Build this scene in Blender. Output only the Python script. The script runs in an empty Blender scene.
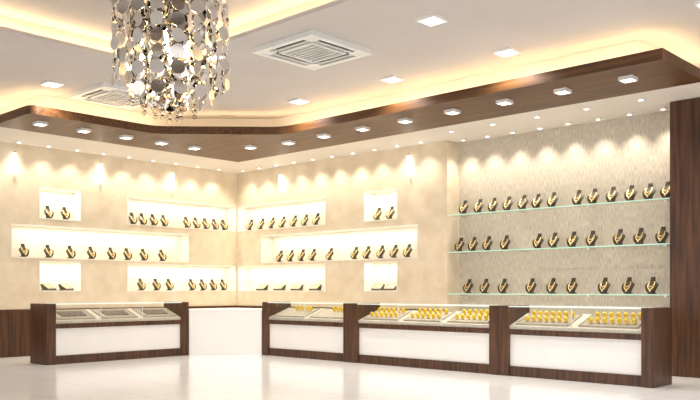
import bpy, bmesh, math, random
from mathutils import Vector, Matrix
random.seed(4)
scene = bpy.context.scene
COL = scene.collection
try:
    scene.view_settings.view_transform = 'Standard'
except Exception:
    pass

# ------------------------------------------------------------------ materials
def new_mat(name):
    m = bpy.data.materials.new(name); m.use_nodes = True
    nt = m.node_tree; b = nt.nodes['Principled BSDF']
    return m, nt, b

def noise_mat(name, c1, c2, scale=(4, 4, 4), rough=0.5, metal=0.0, bump=0.0, detail=4, nscale=1.0, lo=0.35, hi=0.65, coat=0.0, bdist=0.02):
    m, nt, b = new_mat(name)
    tc = nt.nodes.new('ShaderNodeTexCoord'); mp = nt.nodes.new('ShaderNodeMapping')
    mp.inputs['Scale'].default_value = scale
    n = nt.nodes.new('ShaderNodeTexNoise'); n.inputs['Scale'].default_value = nscale; n.inputs['Detail'].default_value = detail
    r = nt.nodes.new('ShaderNodeValToRGB')
    r.color_ramp.elements[0].position = lo; r.color_ramp.elements[1].position = hi
    r.color_ramp.elements[0].color = (*c1, 1); r.color_ramp.elements[1].color = (*c2, 1)
    nt.links.new(tc.outputs['Object'], mp.inputs['Vector']); nt.links.new(mp.outputs['Vector'], n.inputs['Vector'])
    nt.links.new(n.outputs['Fac'], r.inputs['Fac']); nt.links.new(r.outputs['Color'], b.inputs['Base Color'])
    b.inputs['Roughness'].default_value = rough; b.inputs['Metallic'].default_value = metal
    b.inputs['Coat Weight'].default_value = coat
    if bump > 0:
        bp = nt.nodes.new('ShaderNodeBump'); bp.inputs['Strength'].default_value = bump; bp.inputs['Distance'].default_value = bdist
        nt.links.new(n.outputs['Fac'], bp.inputs['Height']); nt.links.new(bp.outputs['Normal'], b.inputs['Normal'])
    return m

def emit_mat(name, col, strength):
    m, nt, b = new_mat(name)
    b.inputs['Base Color'].default_value = (*col, 1)
    b.inputs['Emission Color'].default_value = (*col, 1)
    b.inputs['Emission Strength'].default_value = strength
    return m

def glass_mat(name, tint, refl=0.12):
    m = bpy.data.materials.new(name); m.use_nodes = True
    nt = m.node_tree; nt.nodes.clear()
    out = nt.nodes.new('ShaderNodeOutputMaterial'); mix = nt.nodes.new('ShaderNodeMixShader')
    tr = nt.nodes.new('ShaderNodeBsdfTransparent'); gl = nt.nodes.new('ShaderNodeBsdfGlossy')
    lw = nt.nodes.new('ShaderNodeLayerWeight'); lw.inputs['Blend'].default_value = 0.25
    mu = nt.nodes.new('ShaderNodeMath'); mu.operation = 'MULTIPLY'; mu.inputs[1].default_value = refl * 4
    tr.inputs['Color'].default_value = (*tint, 1); gl.inputs['Roughness'].default_value = 0.03
    nt.links.new(lw.outputs['Fresnel'], mu.inputs[0]); nt.links.new(mu.outputs[0], mix.inputs['Fac'])
    nt.links.new(tr.outputs[0], mix.inputs[1]); nt.links.new(gl.outputs[0], mix.inputs[2])
    nt.links.new(mix.outputs[0], out.inputs['Surface'])
    return m

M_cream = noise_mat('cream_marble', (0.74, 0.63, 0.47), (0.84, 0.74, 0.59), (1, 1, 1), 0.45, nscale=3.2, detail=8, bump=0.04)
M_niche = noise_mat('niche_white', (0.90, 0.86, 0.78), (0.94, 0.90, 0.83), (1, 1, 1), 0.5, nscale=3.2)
M_text = noise_mat('grained_stone', (0.46, 0.41, 0.34), (0.72, 0.66, 0.56), (68, 68, 10.0), 0.5, nscale=1.0, detail=4, bump=0.18, lo=0.28, hi=0.68)
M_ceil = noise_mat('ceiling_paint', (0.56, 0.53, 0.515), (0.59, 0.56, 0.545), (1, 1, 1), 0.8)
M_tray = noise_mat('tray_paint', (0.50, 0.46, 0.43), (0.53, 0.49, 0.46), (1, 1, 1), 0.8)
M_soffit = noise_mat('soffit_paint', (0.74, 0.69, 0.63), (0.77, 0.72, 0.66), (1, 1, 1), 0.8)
M_white = noise_mat('white_laminate', (0.90, 0.885, 0.87), (0.92, 0.905, 0.89), (2, 2, 2), 0.3)
M_whitepl = noise_mat('white_plastic', (0.78, 0.79, 0.79), (0.82, 0.83, 0.83), (2, 2, 2), 0.4)
M_fix = noise_mat('fixture_white', (0.88, 0.86, 0.83), (0.92, 0.90, 0.87), (2, 2, 2), 0.4)
M_wood = noise_mat('walnut_vertical', (0.036, 0.013, 0.005), (0.115, 0.045, 0.017), (22, 22, 1.3), 0.35, detail=5)
M_woodx = noise_mat('walnut_canopy', (0.060, 0.022, 0.005), (0.135, 0.054, 0.015), (1.0, 20, 20), 0.45, detail=5)
M_dark = noise_mat('dark_velvet', (0.020, 0.015, 0.008), (0.060, 0.045, 0.025), (20, 20, 20), 0.5)
M_gold = noise_mat('gold', (0.80, 0.58, 0.25), (0.92, 0.74, 0.42), (30, 30, 30), 0.35, metal=0.7)
M_goldpad = noise_mat('yellow_gold', (0.90, 0.60, 0.02), (1.0, 0.74, 0.06), (60, 60, 60), 0.35, metal=0.1)
M_beige = noise_mat('beige_suede', (0.48, 0.42, 0.34), (0.55, 0.49, 0.41), (10, 10, 10), 0.8)
M_pale = noise_mat('pale_deck', (0.62, 0.56, 0.48), (0.68, 0.62, 0.54), (10, 10, 10), 0.7)
M_grey = noise_mat('grey_suede', (0.36, 0.31, 0.26), (0.46, 0.40, 0.34), (10, 10, 10), 0.8)
M_card = noise_mat('taupe_card', (0.13, 0.10, 0.08), (0.20, 0.16, 0.13), (20, 20, 20), 0.8)
M_chrome = noise_mat('silver_disc', (0.78, 0.75, 0.70), (0.88, 0.85, 0.81), (3, 3, 3), 0.05, metal=1.0)
M_slot = noise_mat('dark_slot', (0.04, 0.04, 0.04), (0.06, 0.06, 0.06), (3, 3, 3), 0.6)
M_grille = noise_mat('grille_grey', (0.22, 0.22, 0.22), (0.28, 0.28, 0.28), (3, 3, 3), 0.5)
M_glass = glass_mat('clear_glass', (0.98, 0.99, 0.985), 0.06)
M_glassedge = emit_mat('glowing_glass_edge', (0.48, 0.78, 0.66), 0.28)  # edge gleam painted in as faint emission over the green glass tint
M_paleedge = emit_mat('pale_glowing_edge', (0.80, 0.90, 0.86), 0.25)  # bright glint on the counter glass edges, painted in by a weak glow
M_crys = glass_mat('crystal', (0.93, 0.90, 0.86), 0.25)
M_lens = emit_mat('lamp_lens', (1.0, 0.97, 0.90), 10)
M_tube = emit_mat('warm_tube', (1.0, 0.97, 0.90), 6)
M_led = emit_mat('warm_led', (1.0, 0.74, 0.42), 20)
M_bulb = emit_mat('warm_bulb', (1.0, 0.70, 0.28), 10)

# floor tiles
M_floor, nt, b = new_mat('floor_tiles')
tc = nt.nodes.new('ShaderNodeTexCoord'); br = nt.nodes.new('ShaderNodeTexBrick')
br.offset = 0.0; br.inputs['Scale'].default_value = 1.0
br.inputs['Brick Width'].default_value = 0.8; br.inputs['Row Height'].default_value = 0.8
br.inputs['Mortar Size'].default_value = 0.006
br.inputs['Color1'].default_value = (0.94, 0.94, 0.945, 1); br.inputs['Color2'].default_value = (0.935, 0.935, 0.94, 1)
br.inputs['Mortar'].default_value = (0.70, 0.67, 0.65, 1)
nt.links.new(tc.outputs['Object'], br.inputs['Vector']); nt.links.new(br.outputs['Color'], b.inputs['Base Color'])
b.inputs['Roughness'].default_value = 0.15

# ------------------------------------------------------------------ helpers
def obj_from_bm(name, bm, mat, parent=None, smooth=False):
    me = bpy.data.meshes.new(name); bm.normal_update(); bm.to_mesh(me); bm.free()
    for m in (mat if isinstance(mat, (list, tuple)) else [mat]):
        me.materials.append(m)
    if smooth:
        for p in me.polygons: p.use_smooth = True
    o = bpy.data.objects.new(name, me); COL.objects.link(o)
    if parent: o.parent = parent
    return o

def add_box(bm, lo, hi, mi=0):
    x0, y0, z0 = lo; x1, y1, z1 = hi
    v = [bm.verts.new(p) for p in [(x0,y0,z0),(x1,y0,z0),(x1,y1,z0),(x0,y1,z0),(x0,y0,z1),(x1,y0,z1),(x1,y1,z1),(x0,y1,z1)]]
    for f in [(0,3,2,1),(4,5,6,7),(0,1,5,4),(1,2,6,5),(2,3,7,6),(3,0,4,7)]:
        fc = bm.faces.new([v[i] for i in f]); fc.material_index = mi

def box(name, lo, hi, mat, parent=None, bevel=0.0):
    bm = bmesh.new(); add_box(bm, lo, hi)
    o = obj_from_bm(name, bm, mat, parent)
    if bevel:
        md = o.modifiers.new('bevel', 'BEVEL'); md.width = bevel; md.segments = 2; md.limit_method = 'ANGLE'
    return o

def prism(name, pts, z0, z1, mat, parent=None):
    bm = bmesh.new()
    lo = [bm.verts.new((x, y, z0)) for x, y in pts]; hi = [bm.verts.new((x, y, z1)) for x, y in pts]
    bm.faces.new(lo[::-1]); bm.faces.new(hi)
    n = len(pts)
    for i in range(n): bm.faces.new([lo[i], lo[(i+1) % n], hi[(i+1) % n], hi[i]])
    bmesh.ops.recalc_face_normals(bm, faces=bm.faces)
    return obj_from_bm(name, bm, mat, parent)

def structure(o): o['kind'] = 'structure'; return o
def thing(o, label, cat, group=None):
    o['label'] = label; o['category'] = cat
    if group: o['group'] = group
    return o
def empty(name, loc=(0, 0, 0), rz=0):
    e = bpy.data.objects.new(name, None); COL.objects.link(e); e.location = loc; e.rotation_euler = (0, 0, rz)
    e.empty_display_size = 0.1
    return e
def copy_thing(root, loc, rz=0.0, sc=1.0, label=None):
    n = root.copy(); COL.objects.link(n); n.location = loc; n.rotation_euler = (root.rotation_euler[0], root.rotation_euler[1], rz); n.scale = (sc, sc, sc)
    if label: n['label'] = label
    for c in list(root.children):
        k = c.copy(); COL.objects.link(k); k.parent = n
    return n

# ------------------------------------------------------------------ room
XR, YF = 17.0, -14.0
bm = bmesh.new(); add_box(bm, (-0.5, YF, -0.1), (XR, 0.5, 0.0))
structure(obj_from_bm('floor', bm, M_floor))

def niche_wall(name, s0, s1, z0, z1, niches, depth, mp, mats):
    ss = sorted({s0, s1} | {n[0] for n in niches} | {n[1] for n in niches})
    zs = sorted({z0, z1} | {n[2] for n in niches} | {n[3] for n in niches})
    bm = bmesh.new()
    def q(a, b_, c, d, mi=0):
        f = bm.faces.new([bm.verts.new(mp(*p)) for p in (a, b_, c, d)]); f.material_index = mi
    for i in range(len(ss)-1):
        for j in range(len(zs)-1):
            cs, cz = (ss[i]+ss[i+1])/2, (zs[j]+zs[j+1])/2
            if any(n[0] < cs < n[1] and n[2] < cz < n[3] for n in niches): continue
            q((ss[i],0,zs[j]), (ss[i+1],0,zs[j]), (ss[i+1],0,zs[j+1]), (ss[i],0,zs[j+1]))
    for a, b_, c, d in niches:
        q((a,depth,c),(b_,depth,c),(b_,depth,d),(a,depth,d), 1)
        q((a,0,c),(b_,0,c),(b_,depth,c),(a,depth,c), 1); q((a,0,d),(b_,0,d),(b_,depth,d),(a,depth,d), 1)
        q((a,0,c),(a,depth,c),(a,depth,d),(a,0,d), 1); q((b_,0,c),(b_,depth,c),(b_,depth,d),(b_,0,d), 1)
        # slim raised lip round the opening
        t, k = 0.018, -0.008
        for (p0, p1, r0, r1) in ((a-t, b_+t, c-t, c), (a-t, b_+t, d, d+t), (a-t, a, c, d), (b_, b_+t, c, d)):
            q((p0,k,r0),(p1,k,r0),(p1,k,r1),(p0,k,r1), 1)
            q((p0,k,r0),(p1,k,r0),(p1,0,r0),(p0,0,r0), 1); q((p0,k,r1),(p1,k,r1),(p1,0,r1),(p0,0,r1), 1)
            q((p0,k,r0),(p0,k,r1),(p0,0,r1),(p0,0,r0), 1); q((p1,k,r0),(p1,k,r1),(p1,0,r1),(p1,0,r0), 1)
    D = depth + 0.05
    q((s0,D,z0),(s1,D,z0),(s1,D,z1),(s0,D,z1)); q((s1,0,z0),(s1,D,z0),(s1,D,z1),(s1,0,z1)); q((s0,0,z0),(s0,D,z0),(s0,D,z1),(s0,0,z1))
    return structure(obj_from_bm(name, bm, mats))

NL = [(0.06, 2.78, 2.53, 3.07), (3.81, 4.60, 2.53, 3.07), (1.33, 5.12, 1.80, 2.375), (0.06, 2.78, 1.19, 1.72), (3.81, 4.60, 1.19, 1.72)]
NR = [(0.06, 2.81, 2.53, 3.07), (3.89, 4.69, 2.53, 3.07), (0.86, 5.17, 1.80, 2.375), (0.06, 2.81, 1.19, 1.72), (3.89, 4.69, 1.19, 1.72)]
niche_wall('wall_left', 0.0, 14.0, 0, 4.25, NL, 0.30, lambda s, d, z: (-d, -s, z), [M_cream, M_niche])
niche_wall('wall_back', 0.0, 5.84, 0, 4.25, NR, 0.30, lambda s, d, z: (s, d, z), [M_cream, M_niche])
structure(box('wall_back_display', (5.84, 0.352, 0), (9.83, 0.45, 4.25), M_text))
structure(box('wall_right_end', (10.95, 0.0, 0), (XR, 0.45, 4.25), M_cream))
structure(box('trim_1', (9.83, -0.22, 0), (10.95, 0.45, 3.82), M_wood))
structure(box('trim_2', (0.0, -14.0, 0), (0.03, -0.03, 0.85), M_wood))
structure(box('trim_3', (0.0, -0.03, 0), (5.84, 0.0, 0.85), M_wood))

# main ceiling slab with tray opening
TX0, TX1, TY0, TY1 = 4.8, 13.0, -5.28, -11.5
bm = bmesh.new()
add_box(bm, (-0.5, TY0, 4.25), (XR, 0.5, 4.30))
add_box(bm, (-0.5, YF, 4.25), (TX0, TY0, 4.30))
add_box(bm, (TX1, YF, 4.25), (XR, TY0, 4.30))
add_box(bm, (TX0, YF, 4.25), (TX1, TY1, 4.30))
structure(obj_from_bm('ceiling', bm, M_ceil))
bm = bmesh.new(); s = 0.25
add_box(bm, (TX0-s-0.05, TY1-s, 4.30), (TX0-s, TY0+s, 4.56)); add_box(bm, (TX1+s, TY1-s, 4.30), (TX1+s+0.05, TY0+s, 4.56))
add_box(bm, (TX0-s, TY0+s, 4.30), (TX1+s, TY0+s+0.05, 4.56)); add_box(bm, (TX0-s, TY1-s-0.05, 4.30), (TX1+s, TY1-s, 4.56))
add_box(bm, (TX0-s, TY1-s, 4.52), (TX1+s, TY0+s, 4.56))
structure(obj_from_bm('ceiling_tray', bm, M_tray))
bm = bmesh.new()
add_box(bm, (TX0-0.17, TY1, 4.301), (TX0-0.12, TY0+0.12, 4.32)); add_box(bm, (TX0-0.12, TY0+0.12, 4.301), (TX1, TY0+0.17, 4.32))
thing(obj_from_bm('tray_light_strip', bm, M_led), 'warm light strip hidden on the ledge of the raised ceiling tray', 'light strip')

# canopy and bulkhead with a chamfered inner corner
def ell(xw, yw, xi, yi, xe, ye, c, r=0.0):
    end = [(xi, ye)]
    if r: end = [(xi - r + r*math.sin(a), ye + r - r*math.cos(a)) for a in [i*math.pi/2/6 for i in range(7)]]
    def soft(p, q, s_, t=0.22, n=4):
        p, q, s_ = Vector(p), Vector(q), Vector(s_); a = q + (p-q).normalized()*t; b_ = q + (s_-q).normalized()*t
        return [tuple((1-k/n)**2*a + 2*(1-k/n)*(k/n)*q + (k/n)**2*b_) for k in range(n+1)]
    c1, c2 = (xi, yi-c), (xi+c, yi)
    return [(xe, yw), (xw, yw), (xw, ye)] + end + soft((xi, ye), c1, c2) + soft(c1, c2, (xe, yi)) + [(xe, yi)]
can = prism('ceiling_canopy', ell(1.38, -1.08, 2.70, -2.40, 10.60, -6.05, 1.5, 0.14), 3.81, 3.94, M_woodx)
thing(can, 'dark walnut suspended canopy band following the two walls with chamfered corner', 'ceiling canopy')
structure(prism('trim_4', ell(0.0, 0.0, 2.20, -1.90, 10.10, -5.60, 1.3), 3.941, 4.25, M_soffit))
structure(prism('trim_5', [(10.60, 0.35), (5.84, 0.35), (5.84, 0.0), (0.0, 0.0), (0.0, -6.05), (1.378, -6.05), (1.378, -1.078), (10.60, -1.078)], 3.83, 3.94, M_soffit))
bm = bmesh.new()
add_box(bm, (3.95, -2.13, 3.941), (10.33, -2.08, 3.96)); add_box(bm, (2.38, -5.83, 3.941), (2.43, -3.65, 3.96)); add_box(bm, (10.33, -2.13, 3.941), (10.38, -0.3, 3.96))
add_box(bm, (0.4, -5.83, 3.941), (2.38, -5.78, 3.96))
for (a, b2) in [((2.41, -3.62), (3.92, -2.11))]:
    d = Vector((b2[0]-a[0], b2[1]-a[1])).normalized(); n = Vector((-d.y, d.x))*0.025
    vs = [bm.verts.new((p[0]+q*n.x, p[1]+q*n.y, 3.96)) for p, q in ((a, 1), (b2, 1), (b2, -1), (a, -1))]
    bm.faces.new(vs)
thing(obj_from_bm('canopy_light_strip', bm, M_led), 'warm light strip lying on top of the wooden canopy', 'light strip')

# ------------------------------------------------------------------ lights
def spot(parent, power, angle=1.4, blend=0.6, col=(1, 0.90, 0.74), z=-0.03, r=0.04):
    l = bpy.data.lights.new('lamp', 'SPOT'); l.energy = power; l.spot_size = angle; l.spot_blend = blend; l.color = col; l.shadow_soft_size = r
    o = bpy.data.objects.new('lamp_light', l); COL.objects.link(o); o.parent = parent; o.location = (0, 0, z)
def downlight(loc, size, power, label, group, square=True, angle=1.4, col=(1, 0.90, 0.74), drop=0.03, blend=0.6):
    bm = bmesh.new(); h = size/2; g = h*0.8
    if square:
        for lo, hi in (((-h,-h,-drop),(h,-g,0)), ((-h,g,-drop),(h,h,0)), ((-h,-g,-drop),(-g,g,0)), ((g,-g,-drop),(h,g,0))): add_box(bm, lo, hi)
    else:
        n = 20; R = []
        for rr, zz in ((h*0.7, 0), (h*0.7, -0.02), (h, -0.02), (h, 0)):
            R.append([bm.verts.new((rr*math.cos(i*2*math.pi/n), rr*math.sin(i*2*math.pi/n), zz)) for i in range(n)])
        for k in range(3):
            for i in range(n): bm.faces.new([R[k][i], R[k][(i+1)%n], R[k+1][(i+1)%n], R[k+1][i]])
    o = obj_from_bm('downlight', bm, M_fix); o.location = loc
    thing(o, label, 'ceiling light', group)
    bm = bmesh.new()
    if square: add_box(bm, (-g,-g,-drop+0.004), (g,g,-0.002))
    else: bmesh.ops.create_circle(bm, cap_ends=True, radius=h*0.7, segments=20, matrix=Matrix.Translation((0,0,-0.012)))
    obj_from_bm('lens', bm, M_lens, o)
    spot(o, power, angle, blend, col=col, z=-drop-0.01)
    return o
CL = 'square white downlight projecting below the walnut canopy'
for u in [3.83 + 0.88*i for i in range(8)]:
    downlight((u, -1.93, 3.81), 0.175, 32, CL, 'canopy downlights', angle=2.3, drop=0.045)
downlight((3.0, -2.1, 3.81), 0.175, 32, CL, 'canopy downlights', angle=2.3, drop=0.045)
for v in [2.75, 3.45, 4.15, 4.92, 5.65]:
    downlight((2.2, -v, 3.81), 0.175, 32, CL, 'canopy downlights', angle=2.3, drop=0.045)
SL = 'small round spotlight washing the wall below the soffit'
for u in [0.5 + 0.55*i for i in range(10)]:
    downlight((u, -0.24, 3.83), 0.09, 38, SL, 'soffit spotlights', False, 1.8, blend=1.0)
for u in [6.1 + 0.5*i for i in range(8)]:
    downlight((u, 0.12, 3.83), 0.09, 58, SL, 'soffit spotlights', False, 1.6, blend=1.0)
for u in [6.4 + 0.8*i for i in range(5)]:
    downlight((u, -0.65, 3.83), 0.10, 32, SL, 'soffit spotlights', False, 1.9, blend=1.0)
for v in [0.7 + 0.55*i for i in range(10)]:
    downlight((0.24, -v, 3.83), 0.09, 38, SL, 'soffit spotlights', False, 1.8, blend=1.0)
for p in [(8.73, -4.22), (8.69, -2.60), (6.78, -2.60), (4.82, -2.60), (2.95, -5.83), (13.5, -3.2), (11.2, -2.6), (11.2, -4.3)]:  # last three lie out of view, added as fill lamps
    downlight((p[0], p[1], 4.25), 0.26, 110, 'square white downlight recessed in the plaster ceiling', 'ceiling downlights', angle=2.4, col=(1, 0.96, 0.92))

def wall_lamp(loc):
    e = empty('wall_lamp', loc)
    thing(e, 'slim glowing tube lamp fixed to the cream wall', 'wall lamp', 'wall tube lamps')
    bm = bmesh.new(); bmesh.ops.create_cone(bm, cap_ends=True, segments=16, radius1=0.034, radius2=0.024, depth=0.34)
    obj_from_bm('shade', bm, M_tube, e, True)
    bm = bmesh.new(); bmesh.ops.create_cone(bm, cap_ends=True, segments=16, radius1=0.028, radius2=0.028, depth=0.04, matrix=Matrix.Translation((0,0,0.19)))
    obj_from_bm('cap', bm, M_chrome, e)
    return e
for (x, y) in [(0.04, -5.08), (0.04, -3.4), (0.04, -1.75)]: wall_lamp((x, y, 3.48))
for (x, y) in [(1.5, -0.04), (5.0, -0.04)]: wall_lamp((x, y, 3.48))

def area(name, loc, sx, sy, power, col=(1, 0.86, 0.62), rot=(0, 0, 0)):
    l = bpy.data.lights.new(name, 'AREA'); l.shape = 'RECTANGLE'; l.size = sx; l.size_y = sy; l.energy = power; l.color = col
    o = bpy.data.objects.new(name, l); COL.objects.link(o); o.location = loc; o.rotation_euler = rot
for a, b2, c, d in NL:
    small = (b2-a) < 1; area('niche_light', (-0.10, -(a+b2)/2, d-0.01), 0.05, (b2-a)*0.92, 4.5 if small else 4.0*(b2-a))
for a, b2, c, d in NR:
    small = (b2-a) < 1; area('niche_light', ((a+b2)/2, 0.10, d-0.01), (b2-a)*0.92, 0.05, 4.5 if small else 4.0*(b2-a))

# ------------------------------------------------------------------ air conditioners
def cassette(loc, label):
    e = empty('ceiling_air_conditioner', loc); e.scale = (0.93, 0.93, 1)
    thing(e, label, 'air conditioner', 'ceiling cassette air conditioners')
    h = 0.58
    bm = bmesh.new()
    add_box(bm, (-h,-h,-0.06),(h,-h+0.08,0)); add_box(bm, (-h,h-0.08,-0.06),(h,h,0)); add_box(bm, (-h,-h+0.08,-0.06),(-h+0.08,h-0.08,0)); add_box(bm, (h-0.08,-h+0.08,-0.06),(h,h-0.08,0))
    for sx in (-1, 1):
        for sy in (-1, 1):
            add_box(bm, (min(sx*0.50, sx*0.34), min(sy*0.50, sy*0.34), -0.055), (max(sx*0.50, sx*0.34), max(sy*0.50, sy*0.34), -0.001))
    obj_from_bm('frame', bm, M_whitepl, e)
    bm = bmesh.new(); add_box(bm, (-0.50, -0.50, -0.012), (0.50, 0.50, -0.002)); obj_from_bm('air_slot', bm, M_slot, e)
    for k in range(4):
        bm = bmesh.new(); add_box(bm, (-0.33, -0.425, -0.058), (0.33, -0.395, -0.048))
        f = obj_from_bm('flap', bm, M_whitepl, e); f.rotation_euler = (0, 0, k*math.pi/2)
    bm = bmesh.new(); add_box(bm, (-0.29, -0.29, -0.035), (0.29, 0.29, -0.013), 0)
    for lo, hi in (((-0.33,-0.33,-0.058),(0.33,-0.29,-0.013)), ((-0.33,0.29,-0.058),(0.33,0.33,-0.013)), ((-0.33,-0.29,-0.058),(-0.29,0.29,-0.013)), ((0.29,-0.29,-0.058),(0.33,0.29,-0.013))): add_box(bm, lo, hi, 1)
    for i in range(7):
        y = -0.255 + i*0.078; add_box(bm, (-0.29, y, -0.05), (0.29, y+0.022, -0.035), 1)
    obj_from_bm('grille', bm, [M_grille, M_whitepl], e)
cassette((6.94, -4.36, 4.25), 'white square ceiling cassette air conditioner with slatted centre grille')
cassette((3.02, -4.80, 4.25), 'white square ceiling cassette air conditioner partly behind the chandelier')

# ------------------------------------------------------------------ counters
def cyl_between(bm, r, z0, z1, segs=16):
    bmesh.ops.create_cone(bm, cap_ends=True, segments=segs, radius1=r, radius2=r, depth=z1-z0, matrix=Matrix.Translation((0,0,(z0+z1)/2)))
DEP = 0.58; PW = 0.16
Z0D, Z1D = 0.70, 0.87   # deck front and back heights
def counter(loc, rz, L, ntr, label):
    e = empty('display_counter', loc, rz); thing(e, label, 'counter', 'jewellery display counters')
    for x in (0.0, L-PW):
        box('end_panel', (x+0.001, 0, 0), (x+PW-0.001, DEP, 0.98), M_wood, e, 0.006)
    box('plinth', (PW, 0.03, 0), (L-PW, DEP-0.02, 0.14), M_wood, e)
    box('front_panel', (PW, 0.05, 0.14), (L-PW, DEP-0.02, 0.58), M_white, e)
    box('rail', (PW, 0.015, 0.58), (L-PW, DEP-0.02, 0.655), M_wood, e)
    bm = bmesh.new()
    a = [(0.03, 0.656), (0.03, Z0D), (DEP-0.06, Z1D), (DEP-0.06, 0.656)]
    l0 = [bm.verts.new((PW, y, z)) for y, z in a]; l1 = [bm.verts.new((L-PW, y, z)) for y, z in a]
    bm.faces.new(l0); bm.faces.new(l1[::-1])
    for i in range(4): bm.faces.new([l0[i], l0[(i+1)%4], l1[(i+1)%4], l1[i]])
    bmesh.ops.recalc_face_normals(bm, faces=bm.faces)
    d = obj_from_bm('sloped_deck', bm, M_pale, e); d['label'] = 'sloped pale display deck'
    g = box('glass_front', (PW, 0.012, 0.656), (L-PW, 0.020, 0.965), M_glass, e); g['label'] = 'clear glass front pane'
    g = box('glass_top', (PW, 0.012, 0.966), (L-PW, DEP-0.02, 0.976), M_glass, e); g['label'] = 'clear glass top pane'
    bm = bmesh.new(); add_box(bm, (PW, 0.004, 0.964), (L-PW, 0.0115, 0.978)); add_box(bm, (PW, DEP-0.019, 0.966), (L-PW, DEP-0.01, 0.977))
    g = obj_from_bm('glowing_glass_edge', bm, M_paleedge, e); g['label'] = 'pale glass edge with a painted-in glow'
    bm = bmesh.new()
    for i in range(1, ntr):
        x = PW + (L-2*PW)*i/ntr; add_box(bm, (x-0.005, 0.024, 0.66), (x+0.005, 0.034, 0.964)); add_box(bm, (x-0.004, 0.034, 0.956), (x+0.004, DEP-0.03, 0.964))
    if ntr > 1: obj_from_bm('divider', bm, M_whitepl, e)
    return e
FY = -1.77
TILT = math.atan2(Z1D-Z0D, DEP-0.09)
def gold_piece():
    bm = bmesh.new()
    R, r, n, k = 0.020, 0.012, 16, 8
    vs = [[bm.verts.new(((R+r*math.cos(b_*2*math.pi/k))*math.cos(a*2*math.pi/n), r*1.6*math.sin(b_*2*math.pi/k), (R+r*math.cos(b_*2*math.pi/k))*math.sin(a*2*math.pi/n)*1.35+0.043)) for b_ in range(k)] for a in range(n)]
    for a in range(n):
        for b_ in range(k): bm.faces.new([vs[a][b_], vs[(a+1)%n][b_], vs[(a+1)%n][(b_+1)%k], vs[a][(b_+1)%k]])
    bmesh.ops.recalc_face_normals(bm, faces=bm.faces)
    o = obj_from_bm('gold_bangle', bm, M_goldpad, None, True)
    return thing(o, 'chunky yellow gold bangle standing in a display tray', 'bangle', 'gold bangles in counter trays')
gp = gold_piece(); gp_used = False

def tray(cl, rz, lx, W, kind):
    """cl: counter origin, lx: tray centre along the counter, W tray width."""
    global gp_used
    Rz = Matrix.Rotation(rz, 4, 'Z'); base = Matrix.Translation(cl) @ Rz @ Matrix.Translation((lx, 0.03, Z0D+0.001)) @ Matrix.Rotation(TILT, 4, 'X')
    e = empty('display_tray'); e.matrix_world = base
    lab = {'grey': 'grey suede jewellery tray in a glass counter', 'gold': 'beige jewellery tray with rows of upright gold bangles', 'few': 'pale jewellery tray with a few gold bangles', 'dark': 'wide beige jewellery tray with rows of upright gold bangles'}[kind]
    thing(e, lab, 'tray', 'counter jewellery trays')
    h = W/2; D0, D1 = 0.05, 0.47
    box('pad', (-h+0.02, D0+0.02, 0.003), (h-0.02, D1-0.02, 0.015), M_grey if kind in ('grey', 'dark') else M_beige, e)
    bm = bmesh.new(); t = 0.010
    for lo, hi in (((-h,D0,0.002),(h,D0+t,0.020)), ((-h,D1-t,0.002),(h,D1,0.020)), ((-h,D0+t,0.002),(-h+t,D1-t,0.020)), ((h-t,D0+t,0.002),(h,D1-t,0.020))): add_box(bm, lo, hi)
    obj_from_bm('rim', bm, M_beige, e)
    if kind != 'grey':
        nc, x0 = (5, -h+0.36) if kind == 'few' else (6, -h+0.12) if kind == 'gold' else (7, -h+0.14)
        x1 = h-0.08; rows = (0.15, 0.35) if kind != 'few' else (0.33,)
        for i in range(nc):
            for y in rows:
                x = x0 + (x1-x0)*i/(nc-1)
                mw = base @ Matrix.Translation((x, D0+y-0.05, 0.016))
                if not gp_used: o = gp; gp_used = True
                else: o = gp.copy(); COL.objects.link(o)
                o.matrix_world = mw
    else:
        box('necklace_card', (-h*0.66, D0+0.10, 0.016), (h*0.66, D1-0.10, 0.026), M_card, e)

CT = [(2.93, 5.16, ['few', 'few']), (5.162, 8.03, ['gold', 'gold', 'gold']), (8.032, 10.24, ['dark', 'dark'])]
for (a, b2, ks) in CT:
    n = len(ks)
    counter((a, FY, 0), 0, b2-a, n, 'walnut and white display counter with glass top and gold trays')
    w = (b2-a-2*PW)/n
    for i in range(n):
        tray((a, FY, 0), 0, PW + w*(i+0.5), w-0.14, ks[i])
counter((2.0, -5.45, 0), math.pi/2, 2.72, 3, 'walnut and white display counter with glass top and grey trays')
w = (2.72-2*PW)/3
for i in range(3): tray((2.0, -5.45, 0), math.pi/2, PW + w*(i+0.5), w-0.12, 'grey')
# corner unit
e = empty('corner_counter', (2.0, -1.8, 0)); thing(e, 'plain white corner counter joining two display counters', 'counter')
def sub(pts): return [(x-2.0, y+1.8) for x, y in pts]
prism('body', sub([(1.99, -2.72), (2.92, -1.78), (2.92, -1.20), (1.42, -1.20), (1.42, -2.72)]), 0, 0.80, M_white, e)
prism('worktop', sub([(2.0, -2.725), (2.925, -1.775), (2.925, -1.19), (1.42, -1.19), (1.42, -2.725)]), 0.801, 0.84, M_white, e)

# ------------------------------------------------------------------ glass shelves
for z in (2.52, 1.87, 1.14):
    e = empty('glass_shelf', (7.83, 0.18, z)); thing(e, 'long clear glass wall shelf with greenish edge holding necklace busts', 'shelf', 'glass wall shelves')
    box('pane', (-1.985, -0.16, -0.015), (1.985, 0.17, 0), M_glass, e)
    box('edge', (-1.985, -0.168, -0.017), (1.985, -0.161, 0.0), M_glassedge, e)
    for x in (-1.8, -0.6, 0.6, 1.8):
        box('bracket', (x-0.012, -0.05, -0.04), (x+0.012, 0.17, -0.017), M_chrome, e)

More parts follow.
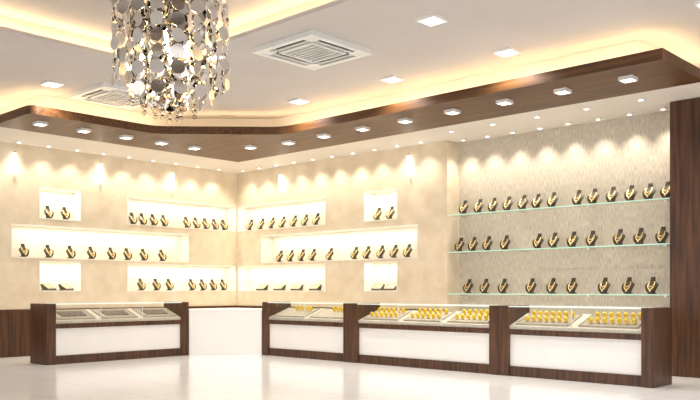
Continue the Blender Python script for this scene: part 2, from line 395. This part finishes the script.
# ------------------------------------------------------------------ necklace busts
def loft(bm, rings, n=24):
    prev = None
    for (z, rx, ry, cy, pw) in rings:
        vs = []
        for i in range(n):
            a = i*2*math.pi/n; c, s_ = math.cos(a), math.sin(a)
            vs.append(bm.verts.new((rx*math.copysign(abs(c)**pw, c), cy+ry*math.copysign(abs(s_)**pw, s_), z)))
        if prev:
            for i in range(n): bm.faces.new([prev[i], prev[(i+1)%n], vs[(i+1)%n], vs[i]])
        else: bm.faces.new(vs[::-1])
        prev = vs
    bm.faces.new(prev)
def tube(bm, path, r, k=6):
    rings = []
    for i, p in enumerate(path):
        a = Vector(path[i-1] if i else path[0]); c = Vector(path[min(i+1, len(path)-1)]); d = (c-a).normalized()
        up = Vector((0, 1, 0.2)); s_ = d.cross(up).normalized(); t = s_.cross(d)
        rr = r(i/(len(path)-1)) if callable(r) else r
        rings.append([bm.verts.new(Vector(p) + rr*(math.cos(q*2*math.pi/k)*s_ + math.sin(q*2*math.pi/k)*t)) for q in range(k)])
    for i in range(len(rings)-1):
        for q in range(k): bm.faces.new([rings[i][q], rings[i][(q+1)%k], rings[i+1][(q+1)%k], rings[i+1][q]])
    bm.faces.new(rings[0][::-1]); bm.faces.new(rings[-1])
# bust silhouette: leaning bib, wide sloping shoulders, short neck with slanted top
BR = [(0, 0.058, 0.055, 0.02, 0.8), (0.010, 0.058, 0.055, 0.02, 0.8), (0.016, 0.056, 0.032, -0.020, 0.8), (0.05, 0.072, 0.026, -0.046, 0.7),
      (0.09, 0.088, 0.024, -0.032, 0.7), (0.120, 0.098, 0.024, -0.014, 0.7), (0.140, 0.098, 0.024, 0.002, 0.7), (0.157, 0.084, 0.024, 0.014, 0.75), (0.174, 0.056, 0.024, 0.024, 0.85),
      (0.192, 0.040, 0.024, 0.032, 1), (0.222, 0.034, 0.024, 0.042, 1), (0.246, 0.035, 0.026, 0.050, 1), (0.252, 0.031, 0.022, 0.052, 1)]
def front(x, z):
    for r0, r1 in zip(BR[2:-1], BR[3:]):
        if r0[0] <= z <= r1[0]:
            f = (z-r0[0])/(r1[0]-r0[0]); rx, ry, cy, pw = [r0[k]+(r1[k]-r0[k])*f for k in range(1, 5)]
            c = min(1, abs(x)/rx)**(1/pw); return cy - ry*max(0, 1-c*c)**(pw/2)
    return 0.0
def make_bust():
    bm = bmesh.new(); loft(bm, BR)
    o = obj_from_bm('necklace_bust', bm, M_dark, None, True)
    bm = bmesh.new()
    for (dn, ww, rr) in ((0.060, 0.056, 0.0060), (0.104, 0.046, 0.0042)):
        path = []
        for i in range(19):
            t = i/18*2-1; x = ww*math.sin(t*math.pi/2)*(1-0.28*abs(t)**4)
            z = dn + (0.184-dn)*abs(t)**1.6
            path.append((x, front(x, z)-0.003, z))
        tube(bm, path, lambda q: rr*(0.9+1.2*math.sin(math.pi*q)**4))
    bmesh.ops.create_icosphere(bm, subdivisions=2, radius=0.013, matrix=Matrix.Translation((0, front(0, 0.050)-0.004, 0.046)) @ Matrix.Scale(1.3, 4, (0, 0, 1)))
    obj_from_bm('necklace', bm, M_gold, o, True)['label'] = 'gold necklace'
    thing(o, 'dark necklace display bust wearing a gold necklace', 'necklace bust')
    return o
bust = make_bust(); first = True
def put(loc, rz, sc, group, label):
    global first
    if first:
        o = bust; o.location = loc; o.rotation_euler = (0, 0, rz); o.scale = (sc,)*3; first = False
        o['label'] = label
    else: o = copy_thing(bust, loc, rz, sc, label)
    o['group'] = group
LN = 'dark bust with gold necklace in a lit wall niche'
RL = math.pi/2+0.0; RR = 0.0
for v in (2.60, 2.37, 2.11, 1.85, 1.28, 1.03, 0.78, 0.53, 0.28): put((-0.12, -v, 2.531), RL, 0.98, 'busts in wall niches', LN)
for v in (4.38, 4.05): put((-0.12, -v, 2.531), RL, 0.98, 'busts in wall niches', LN)
for v in (4.85, 4.38, 3.94, 3.51, 3.08, 2.72, 2.34, 1.9): put((-0.12, -v, 1.801), RL, 0.98, 'busts in wall niches', LN)
for v in (2.4, 2.04, 1.72, 1.15, 0.86, 0.58, 0.3): put((-0.12, -v, 1.191), RL, 0.98, 'busts in wall niches', LN)
for u in (0.32, 0.70, 1.05, 1.4, 1.76, 2.1, 2.44): put((u, 0.12, 2.531), RR, 1.0, 'busts in wall niches', LN)
for u in (4.12, 4.44): put((u, 0.12, 2.531), RR, 1.0, 'busts in wall niches', LN)
for u in (1.31, 1.66, 2.0, 2.33, 2.83, 3.52, 3.84, 4.2, 4.53, 4.86): put((u, 0.12, 1.801), RR, 1.0, 'busts in wall niches', LN)
LS = 'dark bust with gold necklace on a glass shelf'
for u in (6.09, 6.40, 6.69, 6.98, 7.27, 7.53, 7.81, 8.25, 8.51, 8.81, 9.10, 9.38, 9.64): put((u, 0.16, 2.521), RR, 1.0, 'busts on glass shelves', LS)
for u in (6.0, 6.28, 6.58, 6.93, 7.55, 7.83, 8.16, 8.48, 8.92, 9.24, 9.57): put((u, 0.16, 1.871), RR, 1.0, 'busts on glass shelves', LS)
for u in (6.18, 6.52, 6.89, 7.42, 7.80, 8.15, 8.68, 9.06, 9.42): put((u, 0.16, 1.141), RR, 1.0, 'busts on glass shelves', LS)

# low open displays in the lower niches: sloped pad on a flat foot with bracelet
def make_ramp():
    bm = bmesh.new()
    add_box(bm, (-0.10, -0.11, 0.0), (0.10, 0.09, 0.012))
    prof = [(-0.11, 0.013), (-0.11, 0.025), (0.085, 0.125), (0.095, 0.115), (0.05, 0.013)]
    a = [bm.verts.new((-0.10, y, z)) for y, z in prof]; b_ = [bm.verts.new((0.10, y, z)) for y, z in prof]
    bm.faces.new(a); bm.faces.new(b_[::-1])
    for i in range(5): bm.faces.new([a[i], a[(i+1)%5], b_[(i+1)%5], b_[i]])
    bmesh.ops.recalc_face_normals(bm, faces=bm.faces)
    o = obj_from_bm('bracelet_ramp', bm, M_dark)
    bm = bmesh.new()
    sl = 0.1/0.195
    v = [bm.verts.new((x, y, 0.025+(y+0.11)*sl+0.003)) for x, y in ((-0.08,-0.09),(0.08,-0.09),(0.08,0.065),(-0.08,0.065))]
    bm.faces.new(v); obj_from_bm('pad', bm, M_pale, o)['label'] = 'pale suede pad'
    bm = bmesh.new()
    for s_ in (-1, 1):
        tube(bm, [(s_*0.055*math.cos(t), -0.012+0.06*math.sin(t), 0.025+(0.098+0.06*math.sin(t))*sl+0.010) for t in [math.pi*k/10 for k in range(-5, 6)]], 0.008)
    obj_from_bm('bracelet', bm, M_gold, o, True)['label'] = 'gold bracelet'
    return thing(o, 'low dark sloped display stand with pale pad and gold bracelet', 'display stand', 'sloped stands in low niches')
rp = make_ramp(); rp.location = (-0.13, -4.38, 1.191); rp.rotation_euler = (0, 0, math.pi/2+0.3)
copy_thing(rp, (-0.13, -4.03, 1.191), math.pi/2+0.3)
for u in (0.72, 1.3, 1.85, 2.4, 4.12, 4.45): copy_thing(rp, (u, 0.13, 1.191), 0.3)

# ------------------------------------------------------------------ chandelier
CX, CY = 8.94, -7.83
ch = empty('chandelier', (CX, CY, 4.52)); thing(ch, 'tiered chandelier of round mirror discs and crystals hanging from ceiling', 'chandelier')
ZC = 4.52; ZT = 3.85 - ZC
bm = bmesh.new(); cyl_between(bm, 0.015, ZT, 0.0); cyl_between(bm, 0.11, -0.04, 0.0, 24); obj_from_bm('rod', bm, M_chrome, ch)
bm = bmesh.new(); cyl_between(bm, 0.46, ZT-0.03, ZT, 40); cyl_between(bm, 0.30, ZT, ZT+0.03, 40); obj_from_bm('top_plate', bm, M_chrome, ch)
def strand(x, y, zb, crystals):
    bm = bmesh.new(); top = ZT-0.03; r = 0.052; pitch = 2*r+0.012
    end = zb + (0.10 if crystals else 0.0)
    bmesh.ops.create_cone(bm, cap_ends=False, segments=5, radius1=0.0015, radius2=0.0015, depth=top-zb, matrix=Matrix.Translation((0, 0, (top+zb)/2)))
    z = end + r; out = math.atan2(y, x)
    while z < top - r:
        a = out + math.pi/2 + random.uniform(-0.5, 0.5)
        m = Matrix.Translation((0, 0, z)) @ Matrix.Rotation(a, 4, 'Z') @ Matrix.Rotation(math.pi/2 + random.uniform(-0.08, 0.08), 4, 'X')
        bmesh.ops.create_cone(bm, cap_ends=True, segments=28, radius1=r, radius2=r, depth=0.004, matrix=m)
        z += pitch
    o = obj_from_bm('strand', bm, M_chrome, ch); o.location = (x, y, 0)
    if crystals:
        bm = bmesh.new(); zz = zb+0.078
        for k in range(2):
            bmesh.ops.create_icosphere(bm, subdivisions=1, radius=0.026-0.003*k, matrix=Matrix.Translation((0, 0, zz-0.045*k)))
        c = obj_from_bm('crystal_drop', bm, M_crys, o); c['label'] = 'clear faceted crystal drops'
for (R, n, zb, cr) in ((0.43, 18, 2.77, False), (0.32, 12, 2.654, False), (0.20, 7, 2.54, True), (0.08, 3, 2.50, True)):
    for i in range(n):
        a = 2*math.pi*i/n + R*7
        strand(R*math.cos(a), R*math.sin(a), zb - ZC, cr)
for i in range(5):
    a = 2*math.pi*i/5+0.3
    bm = bmesh.new(); bmesh.ops.create_icosphere(bm, subdivisions=3, radius=0.032, matrix=Matrix.Scale(1.5, 4, (0, 0, 1)))
    o = obj_from_bm('bulb', bm, M_bulb, ch, True); o.location = (0.14*math.cos(a), 0.14*math.sin(a), 3.0+0.12*(i % 3)-ZC)
l = bpy.data.lights.new('chandelier_light', 'POINT'); l.energy = 32; l.color = (1, 0.78, 0.48); l.shadow_soft_size = 0.1
o = bpy.data.objects.new('chandelier_light', l); COL.objects.link(o); o.location = (CX, CY, 3.1)

# ------------------------------------------------------------------ world + camera
w = bpy.data.worlds.new('world'); scene.world = w; w.use_nodes = True
bg = w.node_tree.nodes['Background']; bg.inputs['Color'].default_value = (1.0, 0.975, 0.955, 1); bg.inputs['Strength'].default_value = 1.2
cam = bpy.data.cameras.new('camera'); co = bpy.data.objects.new('camera', cam); COL.objects.link(co)
co.location = (14.2, -11.4, 1.2); co.rotation_euler = (math.pi/2, 0, math.asin(0.6844))
cam.sensor_width = 36; cam.lens = 798/700*36; cam.shift_y = 90/700
cam.clip_start = 0.05
scene.camera = co
